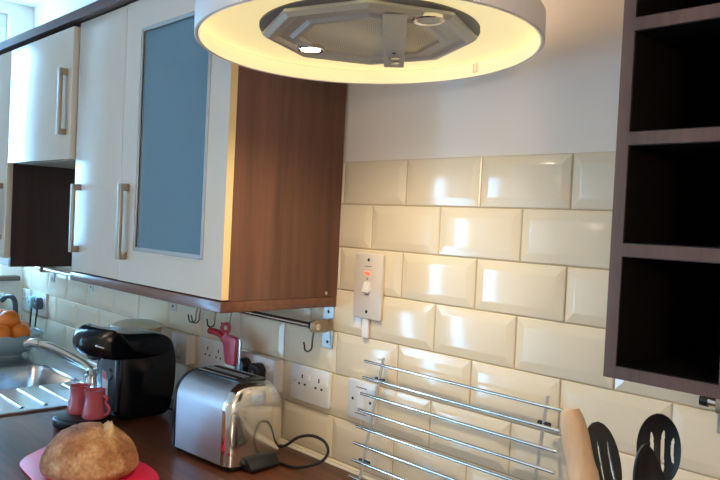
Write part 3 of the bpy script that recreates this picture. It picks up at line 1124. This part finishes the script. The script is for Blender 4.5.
# cups
def cup(cx, cy, label, handle):
    t = thing('espresso_cup', label, 'cup', (cx, cy, -0.703), 'pink espresso cups on the drip tray')
    b = BM()
    H = 0.076
    lathe(b, [(0, 0.0), (0.029, 0.0), (0.0315, 0.004), (0.030, 0.018), (0.0262, 0.05), (0.0262, H - 0.006), (0.0278, H), (0.0240, H), (0.0225, 0.05), (0.026, 0.008), (0, 0.006)], (cx, cy, -0.703), 36)
    for v in b.verts:
        a = math.atan2(v.co.y - cy, v.co.x - cx)
        z = v.co.z + 0.703
        if 0.008 < z < H - 0.008:
            k = 1 + 0.045 * math.sin(3 * a + 70 * z) + 0.02 * math.sin(7 * a)
            v.co.x = cx + (v.co.x - cx) * k
            v.co.y = cy + (v.co.y - cy) * k
    obj('cup_body', b, M['cup'], t, angle=60)
    b = BM()
    lathe(b, [(0, 0.0), (0.0222, 0.0)], (cx, cy, -0.703 + 0.052), 28)
    obj('dark_inside', b, M['cup_in'], t)
    if handle:
        b = BM()
        d = Vector((math.cos(handle), math.sin(handle), 0))
        c0 = Vector((cx, cy, -0.703))
        tube(b, spline([c0 + d * 0.024 + Vector((0, 0, 0.062)), c0 + d * 0.036 + Vector((0, 0, 0.056)), c0 + d * 0.032 + Vector((0, 0, 0.044)), c0 + d * 0.043 + Vector((0, 0, 0.030)), c0 + d * 0.040 + Vector((0, 0, 0.014)), c0 + d * 0.028 + Vector((0, 0, 0.010))], 6), 0.0042, 10)
        obj('wavy_handle', b, M['cup'], t)
    return t


cup(-0.757, -0.343, 'left of two pink espresso cups, standing behind its twin', None)
cup(-0.690, -0.330, 'right pink espresso cup with a wavy handle, nearest the machine', math.radians(35))

# cream canister behind the machine
cn = thing('canister', 'cream flared canister showing above the back of the black coffee machine', 'canister', (-0.925, -0.098, -0.73))
b = BM()
lathe(b, [(0, 0), (0.055, 0), (0.058, 0.006), (0.056, 0.12), (0.062, 0.18), (0.082, 0.222), (0.0845, 0.226), (0.0815, 0.226), (0.058, 0.18), (0.052, 0.12), (0.052, 0.01), (0, 0.01)], (-0.925, -0.098, -0.7265), 48)
obj('canister_body', b, M['canister'], cn)
b = BM()
lathe(b, [(0.0, 0.246), (0.05, 0.241), (0.078, 0.230), (0.080, 0.2262), (0.0, 0.2262)], (-0.925, -0.098, -0.7265), 48)
obj('lid', b, M['canister'], cn)

# ------------------------------------------------------------------ toaster
to = thing('toaster', 'two-slot steel toaster with a polished chrome end in front of the plugs', 'toaster', (-0.30, -0.165, -0.73))
TA = math.radians(4)
TM = Matrix.Translation((-0.302, -0.170, -0.73)) @ Matrix.Rotation(TA, 4, 'Z')


def arch(hw, h, z0, r_top, n=10):
    """Half-section outline: flat sides curving into a rounded top."""
    pts = [(-hw, z0)]
    for k in range(n + 1):
        a = PI - k * (PI / 2) / n
        pts.append((-hw + r_top + r_top * math.cos(a), h - r_top + r_top * math.sin(a)))
    for k in range(n + 1):
        a = PI / 2 - k * (PI / 2) / n
        pts.append((hw - r_top + r_top * math.cos(a), h - r_top + r_top * math.sin(a)))
    pts.append((hw, z0))
    return pts


TL, TWd, TH_ = 0.092, 0.082, 0.199
sec = arch(TWd, TH_, 0.014, 0.062)
b = BM()
rg = []
for x in (-TL, TL):
    rg.append([b.verts.new(TM @ Vector((x, y, z))) for y, z in sec])
for i in range(len(sec) - 1):
    b.faces.new((rg[0][i], rg[0][i + 1], rg[1][i + 1], rg[1][i]))
b.faces.new((rg[0][0], rg[1][0], rg[1][-1], rg[0][-1]))
obj('body_sleeve', b, M['steel_h'], to, angle=50)


def end_cap(sgn, mat):
    b = BM()
    rings = []
    prof_ = [(0.0, 1.012), (0.004, 1.012), (0.012, 0.99), (0.020, 0.95), (0.026, 0.87), (0.030, 0.74), (0.033, 0.5), (0.0342, 0.25)]
    cz = 0.09
    for dx, k in prof_:
        ring = []
        for y, z in sec:
            ring.append(b.verts.new(TM @ Vector((sgn * (TL + dx), y * k, max(0.014, cz + (z - cz) * (k if z > cz else 1))))))
        rings.append(ring)
    m = len(sec)
    for A, B in zip(rings, rings[1:]):
        for j in range(m):
            b.faces.new((A[j], A[(j + 1) % m], B[(j + 1) % m], B[j]))
    b.faces.new(rings[-1])
    b.faces.new(rings[0][::-1])
    return obj('end_cap', b, mat, to, angle=70)


ec = end_cap(1, M['chrome'])
ec['label'] = 'polished chrome end'
end_cap(-1, M['black'])
# dark top plate with slots
b = BM()
prism(b, rect(-0.094, 0.100, -0.038, 0.042, 0.012), TH_ - 0.004, TH_ + 0.0035, None, 0.002)
for v in b.verts:
    v.co = TM @ v.co
tp = obj('slot_plate', b, M['black'], to)
for yy in (-0.018, 0.020):
    b = BM()
    prism(b, rect(-0.078, 0.072, yy - 0.0125, yy + 0.0125, 0.004), TH_ + 0.002, TH_ + 0.0042)
    for v in b.verts:
        v.co = TM @ v.co
    sl = obj('bread_slot', b, M['dark_hole'], tp)
    for s in (-1, 1):
        b = BM()
        tube(b, [TM @ Vector((-0.077, yy + s * 0.0125, TH_ + 0.0048)), TM @ Vector((0.071, yy + s * 0.0125, TH_ + 0.0048))], 0.0012, 6)
        obj('slot_edge', b, M['steel'], sl)
b = BM()
prism(b, rect(-0.120, 0.120, -0.075, 0.075, 0.02), 0.006, 0.0145, None, 0.002)
for v in b.verts:
    v.co = TM @ v.co
obj('base_plate', b, M['black'], to)
for sx in (-0.095, 0.095):
    for sy in (-0.06, 0.06):
        b = BM()
        lathe(b, [(0, 0.0004), (0.010, 0.0004), (0.011, 0.0065), (0, 0.0065)], (sx, sy, 0), 18, TM)
        obj('foot', b, M['rubber'], to)
b = BM()
prism(b, rounded([(0.118, 0.003), (0.156, 0.003), (0.158, 0.012), (0.140, 0.030), (0.120, 0.032)], 0.005, 3), -0.043, 0.045, lambda u, v, h: (u, h, v), 0.003)
for v in b.verts:
    v.co = TM @ v.co
obj('browning_lever', b, M['black_soft'], to)
b = BM()
lathe(b, [(0, 0.003), (0.005, 0.0025), (0.0065, 0), (0, 0)], (0, 0, 0), 16, TM @ Matrix.Translation((0.110, -0.0755, 0.045)) @ Matrix.Rotation(PI / 2, 4, 'X') )
obj('red_button', b, M['red'], to)
b = BM()
tube(b, spline([(-0.215, -0.080, -0.705), (-0.178, -0.078, -0.692), (-0.147, -0.066, -0.667), (-0.112, -0.052, -0.657), (-0.070, -0.05, -0.661), (-0.053, -0.052, -0.680), (-0.056, -0.068, -0.700), (-0.085, -0.088, -0.716), (-0.125, -0.10, -0.7255), (-0.19, -0.105, -0.7262)], 8), 0.0036, 10)
obj('power_cable', b, M['rubber'], to)

# ------------------------------------------------------------------ bread on its mat
b = BM()
poly = rounded([(-0.517, -0.590), (-0.612, -0.462), (-0.57, -0.376), (-0.30, -0.360), (-0.208, -0.388), (-0.22, -0.61)], 0.055, 8)
prism(b, poly[::-1], -0.7298, -0.7245, None, 0.0018, 2)
tag(obj('silicone_mat', b, M['mat_red']), 'bright red mat lying under the loaf on the worktop', 'mat')

b = BM()
bmesh.ops.create_icosphere(b, subdivisions=6, radius=1.0)
torn = b.verts.layers.float.new('torn')
LC = Vector((-0.352, -0.487, -0.7243))
LB = 0.024                     # height of the widest line above the mat
for v in b.verts:
    d = v.co.copy()
    z = d.z
    sx, sy = 0.104, 0.102
    if z < 0:
        zz = -LB * min(1.0, abs(z) * 1.7)
        fl = 1 - 0.13 * abs(z) ** 2.5
    else:
        zz = 0.084 * z ** 0.98
        fl = 1.0 - 0.05 * z
    p = Vector((d.x * sx * fl, d.y * sy * fl, zz))
    up = max(0.0, z)
    n1 = noise.noise(d * 1.8 + Vector((3, 1, 7))) * 0.004
    n2 = noise.noise(d * 8.0) * 0.0016
    n3 = noise.noise(d * 26.0) * 0.0010
    # coordinates across and away from the slash in the crust
    qx, qy = d.x * 0.69 + d.y * 0.72, -d.x * 0.72 + d.y * 0.69
    w = qx - (0.40 - 0.38 * qy) + 0.05 * noise.noise(d * 6.0 + Vector((9, 2, 4)))
    along = max(0.0, 1 - abs((qy - 0.05) / 0.62) ** 3)
    band = math.exp(-(w / 0.10) ** 2) * along * min(1, up * 1.7)
    lip = math.exp(-((w + 0.13) / 0.035) ** 2) * along * min(1, up * 1.7)
    score = math.exp(-((qx + 0.30 + 0.45 * qy) / 0.022) ** 2) * up * (1 if abs(qy) < 0.5 else 0)
    k = n1 + n2 + n3 + band * (0.006 + 0.012 * noise.noise(d * 13.0) + 0.006 * noise.noise(d * 34.0)) - lip * 0.006 - score * 0.002
    v[torn] = min(1.0, max(0.0, band * (0.85 + 0.7 * noise.noise(d * 18.0))))
    p += d * k if z > -0.3 else Vector((d.x, d.y, 0)) * k * 0.6
    p.z = max(p.z, -LB)
    v.co = LC + Vector((0, 0, LB)) + p
loaf = obj('bread_loaf', b, M['bread'], None, angle=80)
tag(loaf, 'round crusty brown loaf of bread sitting on the red mat', 'bread')

# ------------------------------------------------------------------ fruit bowl, oranges, kettle
BC = (-1.772, -0.205, -0.7262)
b = BM()
lathe(b, [(0, 0.0), (0.055, 0.0), (0.057, 0.008), (0.085, 0.028), (0.118, 0.062), (0.128, 0.090), (0.1315, 0.092), (0.1325, 0.088), (0.122, 0.058), (0.088, 0.022), (0.05, 0.012), (0, 0.012)][::1], BC, 64)
for v in b.verts:
    if v.co.z > BC[2] + 0.08:
        a = math.atan2(v.co.y - BC[1], v.co.x - BC[0])
        v.co.z += 0.0035 * math.sin(14 * a)
tag(obj('fruit_bowl', b, M['bowl']), 'grey-blue fruit bowl full of oranges on the sink edge', 'bowl')


def orange_thing(c, r, label):
    t = thing('orange', label, 'orange', (c[0], c[1], c[2] - r), 'oranges in the fruit bowl')
    b = BM()
    bmesh.ops.create_uvsphere(b, u_segments=28, v_segments=18, radius=r)
    for v in b.verts:
        d = v.co.normalized()
        v.co *= 1 + 0.012 * noise.noise(d * 2 + Vector(c) * 9)
        v.co.z *= 0.94 if d.z > 0.95 else 1.0
        v.co += Vector(c)
    obj('fruit', b, M['orange'], t)
    b = BM()
    ax = Vector((0.55, -0.5, 0.66)).normalized()
    lathe(b, [(0, 0.0012), (0.003, 0.0008), (0.004, -0.001), (0, -0.001)], (0, 0, 0), 10, Matrix.Translation(Vector(c) + ax * r * 0.985) @ Vector((0, 0, 1)).rotation_difference(ax).to_matrix().to_4x4())
    obj('stalk_scar', b, M['stalk'], t)


orange_thing((-1.690, -0.252, -0.6285), 0.037, 'front orange low in the bowl, against the rim')
orange_thing((-1.682, -0.185, -0.6250), 0.036, 'orange at the right edge of the bowl')
orange_thing((-1.745, -0.270, -0.6290), 0.036, 'low orange at the left of the bowl, by the rim')
orange_thing((-1.765, -0.160, -0.6270), 0.036, 'orange at the back of the bowl, mostly hidden')
orange_thing((-1.712, -0.218, -0.5790), 0.0385, 'topmost orange of the pile in the bowl')
orange_thing((-1.775, -0.222, -0.5800), 0.035, 'upper orange left of the topmost one')

kt = thing('kettle', 'pale rounded kettle with a grey arched handle behind the oranges', 'kettle', (-1.99, -0.165, -0.73))
KC = (-2.035, -0.19, -0.7298)
b = BM()
lathe(b, [(0, 0), (0.085, 0), (0.09, 0.006), (0.092, 0.07), (0.086, 0.15), (0.072, 0.195), (0.060, 0.208), (0, 0.212)], KC, 44)
obj('kettle_body', b, M['kettle'], kt)
b = BM()
lathe(b, [(0.058, 0.2095), (0.05, 0.220), (0.012, 0.226), (0.012, 0.240), (0, 0.242)], KC, 36)
obj('lid', b, M['steel'], kt)
b = BM()
tube(b, spline([(KC[0] + 0.070, KC[1] + 0.025, -0.535), (KC[0] + 0.10, KC[1] + 0.035, -0.515), (KC[0] + 0.135, KC[1] + 0.048, -0.520), (KC[0] + 0.150, KC[1] + 0.052, -0.555), (KC[0] + 0.140, KC[1] + 0.050, -0.61), (KC[0] + 0.087, KC[1] + 0.030, -0.655)], 7), 0.010, 12)
obj('handle', b, M['slate'], kt)

# ------------------------------------------------------------------ wire rack leaning on the tiles
wr = thing('wire_rack', 'steel rack of horizontal bars leaning on the tiles above the hob', 'rack', (0.28, -0.06, -0.724))
ZT, ZB2, YT, YB2 = -0.441, -0.7238, -0.016, -0.070


def ry(z):
    return YT + (YB2 - YT) * (ZT - z) / (ZT - ZB2)


for xv in (0.076, 0.493):
    b = BM()
    tube(b, [(xv, ry(ZT), ZT), (xv - (0.006 if xv < 0.2 else 0.0), ry(-0.7205), -0.7205)], 0.0032, 10)
    obj('upright', b, M['steel'], wr)
for i in range(8):
    z = -0.4565 - 0.0354 * i
    y = ry(z) - 0.0062
    x0 = 0.028 + 0.0022 * i
    b = BM()
    tube(b, [(x0, y, z), (0.529 + 0.001 * i, y, z - 0.002)], 0.0034, 12)
    obj('bar', b, M['chrome'], wr)
for xv in (0.076, 0.493):
    for i in (1, 6):
        z = -0.4565 - 0.0354 * i
        b = BM()
        tube(b, [(xv - 0.012 - 0.0009 * i * (xv < 0.2), ry(z) + 0.0015, z + 0.002), (xv + 0.012, ry(z) + 0.0015, z + 0.002)], 0.0042, 10)
        obj('clip', b, M['black'], wr)

# ------------------------------------------------------------------ utensils in a pot
pot = thing('utensil_pot', 'steel pot standing on the worktop holding the cooking utensils', 'pot', (0.792, -0.255, -0.73))
b = BM()
lathe(b, [(0, 0), (0.062, 0), (0.065, 0.004), (0.066, 0.150), (0.068, 0.152), (0.064, 0.152), (0.062, 0.008), (0, 0.006)], (0.792, -0.255, -0.7298), 48)
obj('pot_body', b, M['steel'], pot)


def axis_matrix(p0, p1, roll=0):
    p0, p1 = Vector(p0), Vector(p1)
    d = (p1 - p0).normalized()
    q = Vector((0, 0, 1)).rotation_difference(d).to_matrix().to_4x4()
    return Matrix.Translation(p0) @ q @ Matrix.Rotation(roll, 4, 'Z'), (p1 - p0).length


m, L = axis_matrix((0.768, -0.258, -0.715), (0.671, -0.250, -0.393))
b = BM()
lathe(b, [(0, 0), (0.012, 0.002), (0.017, 0.012), (0.0185, 0.05), (0.021, 0.20), (0.0215, L - 0.12), (0.0213, L - 0.085), (0.0196, L - 0.078), (0.0190, L - 0.070), (0.0188, L - 0.035), (0.0165, L - 0.013), (0.0130, L - 0.002), (0.0120, L), (0, L)], (0, 0, 0), 36, m)
tag(obj('rolling_pin', b, M['beech']), 'pale wooden rolling pin end leaning left of the black utensils', 'rolling pin')


def spoon_thing(label, base, tip, roll, w, h, slots, thick=0.0035, bowl=0.010, name='slotted_spoon', cat='spoon', point=0.0, edge=None):
    """Utensil: tapered handle and a dished head with slots cut right through."""
    mt, L = axis_matrix(base, tip, roll)
    t = thing(name, label, cat, base)
    hz0 = L - h
    b = BM()
    tube(b, [mt @ Vector((0, 0, 0)), mt @ Vector((0, 0, hz0 * 0.5)), mt @ Vector((0, 0, hz0 - 0.01)), mt @ Vector((0, 0.002, hz0 + 0.012))], 0.006, 12, radii=[0.0075, 0.0065, 0.0055, 0.006])
    obj('handle', b, M['black_soft'], t)
    b = BM()
    nu, nv = (72, 90) if slots else (28, 36)
    grid = {}

    def inside(u, v):
        if point:
            ww = (1 - abs(v) ** 2.2) ** 0.5 * (1 - point * max(0, v))
        else:
            ww = (1 - abs(v) ** 2.1) ** 0.5
        return abs(u), ww

    faces = []
    for j in range(nv + 1):
        v = -1 + 2 * j / nv
        vv = math.sin(v * PI / 2)
        ww = max(0.03, (1 - abs(vv) ** 2.1)) ** 0.5 * (1 - point * max(0, vv))
        for i in range(nu + 1):
            u = -1 + 2 * i / nu
            x = u * ww * w / 2
            z = hz0 + h / 2 + vv * h / 2
            rr = min(1.0, (u * u * ww * ww + vv * vv))
            y = bowl * (1 - rr) - bowl
            for s, k in ((0, 0.0), (1, thick)):
                grid[(i, j, s)] = (x, y + k, z)

    def isslot(i, j):
        xm = (grid[(i, j, 0)][0] + grid[(i + 1, j, 0)][0]) / 2
        zm = (grid[(i, j, 0)][2] + grid[(i, j + 1, 0)][2]) / 2 - hz0 - h / 2
        for sx, sw, z0, z1 in slots:
            e = (zm - (z0 + z1) / 2) / ((z1 - z0) / 2)
            if abs(e) < 1 and abs(xm - sx - 0.0012 * e * e * (1 if sx > 0 else -1)) < sw * (1 - e ** 4) ** 0.5:
                return True
        return False
    keep = {(i, j): not isslot(i, j) for i in range(nu) for j in range(nv)}
    vt = {}

    def V(i, j, s):
        if (i, j, s) not in vt:
            vt[(i, j, s)] = b.verts.new(mt @ Vector(grid[(i, j, s)]))
        return vt[(i, j, s)]
    for (i, j), kp in keep.items():
        if not kp:
            continue
        b.faces.new((V(i, j, 0), V(i + 1, j, 0), V(i + 1, j + 1, 0), V(i, j + 1, 0)))
        b.faces.new((V(i, j, 1), V(i, j + 1, 1), V(i + 1, j + 1, 1), V(i + 1, j, 1)))
        for di, dj, a, c in ((-1, 0, (i, j), (i, j + 1)), (1, 0, (i + 1, j), (i + 1, j + 1)), (0, -1, (i, j), (i + 1, j)), (0, 1, (i, j + 1), (i + 1, j + 1))):
            if not keep.get((i + di, j + dj), False):
                b.faces.new((V(*a, 0), V(*c, 0), V(*c, 1), V(*a, 1)))
    obj('head', b, edge or M['black_soft'], t, angle=40)
    return t


VR = math.radians(27)         # face the heads into the room
spoon_thing('black slotted spoon with three slots, rightmost of the utensils', (0.803, -0.240, -0.712), (0.795, -0.246, -0.370), VR, 0.053, 0.092,
            [(-0.0075, 0.0022, -0.024, 0.020), (0.0050, 0.0022, -0.030, 0.024), (0.0165, 0.0018, -0.018, 0.016)])
spoon_thing('black pointed solid spoon in front of the slotted spoon', (0.842, -0.275, -0.712), (0.797, -0.305, -0.398), math.radians(62), 0.046, 0.11, [], bowl=0.014, name='serving_spoon', point=0.25)
spoon_thing('black slotted turner seen almost edge-on beside the rolling pin', (0.775, -0.225, -0.712), (0.690, -0.215, -0.412), math.radians(80), 0.075, 0.115,
            [(-0.019, 0.0026, -0.030, 0.030), (0.0, 0.0026, -0.034, 0.034), (0.019, 0.0026, -0.030, 0.030)], bowl=0.003, thick=0.0025, name='slotted_turner', cat='turner')

# ------------------------------------------------------------------ lights
def pendant(x, y, z, label, k=1.0):  # unseen room lamps, added for warm fill light
    pd = thing('fill_pendant', label, 'lamp', (x, y, z), 'unseen pendant lamps added for warm light')
    b = BM()
    lathe(b, [(r * k, 0.146 + (h - 0.146) * k) for r, h in ((0, -0.15), (0.06, -0.138), (0.115, -0.096), (0.146, -0.030), (0.146, 0.030), (0.115, 0.096), (0.06, 0.138), (0.034, 0.146), (0, 0.146))], (x, y, z), 48)
    obj('globe', b, M['lamp_fill'], pd, angle=80)
    b = BM()
    lathe(b, [(0, 0.147), (0.034, 0.147), (0.034, 0.165), (0.02, 0.19), (0, 0.19)], (x, y, z), 28)
    obj('lamp_holder', b, M['chrome'], pd)
    b = BM()
    tube(b, [(x, y, z + 0.189), (x, y, ZC - 0.012)], 0.003, 8)
    obj('cord', b, M['rubber'], pd)
    b = BM()
    lathe(b, [(0, ZC - z - 0.02), (0.05, ZC - z - 0.02), (0.05, ZC - z - 0.0005), (0, ZC - z - 0.0005)], (x, y, z), 32)
    obj('ceiling_rose', b, M['plastic_w'], pd)


pendant(2.0, -1.6, 0.10, 'unseen warm pendant lamp added at the right-hand end of the room', 1.0)
pendant(-0.75, -2.9, 0.09, 'small unseen warm pendant lamp nearest the glazed door', 0.35)

W = bpy.data.worlds.new('daylight')
SC.world = W
W.use_nodes = True
bg = W.node_tree.nodes['Background']
bg.inputs['Color'].default_value = (0.30, 0.63, 1.0, 1)
bg.inputs['Strength'].default_value = 9.5


def portal(name, loc, rot, sx, sy):
    l = bpy.data.lights.new(name, 'AREA')
    l.shape = 'RECTANGLE'
    l.size, l.size_y = sx, sy
    l.cycles.is_portal = True
    o = bpy.data.objects.new(name, l)
    o.location = Vector(loc) + Vector((0, 0, Z0))
    o.rotation_euler = rot
    COL.objects.link(o)


portal('window_daylight', (XL - 0.11, (WY0 + WY1) / 2, (WZ0 + WZ1) / 2), (0, -PI / 2, 0), WZ1 - WZ0, WY1 - WY0)
portal('window_daylight', (XL - 0.11, (DY0 + DY1) / 2, (DZ0 + DZ1) / 2), (0, -PI / 2, 0), DZ1 - DZ0, DY1 - DY0)

l = bpy.data.lights.new('hood_spot', 'SPOT')
l.energy = 5
l.color = (1.0, 0.82, 0.55)
l.spot_size = math.radians(150)
l.spot_blend = 0.8
l.shadow_soft_size = 0.015
o = bpy.data.objects.new('hood_spot', l)
o.location = (HM @ Vector((-0.116, -0.028, 0.006))) + Vector((0, 0, Z0))
COL.objects.link(o)

# ------------------------------------------------------------------ camera
cam = bpy.data.cameras.new('camera')
co = bpy.data.objects.new('camera', cam)
COL.objects.link(co)
cam.sensor_width = 36.0
cam.lens = 729.945 / 720.0 * 36.0
cam.clip_start = 0.02
R = Matrix(((0.690406, -0.051021, 0.721621), (0.721805, -0.018075, -0.69186), (0.048342, 0.998534, 0.024348)))
mw = R.to_4x4()
mw.translation = Vector((1.1971, -1.181, -0.14351 + Z0))
co.matrix_world = mw
SC.camera = co

SC.view_settings.view_transform = 'Standard'
SC.view_settings.look = 'None'
SC.view_settings.gamma = 1.0
SC.view_settings.exposure = 1.52
SC.view_settings.use_curve_mapping = False
SC.cycles.max_bounces = 8
SC.cycles.sample_clamp_indirect = 4.0
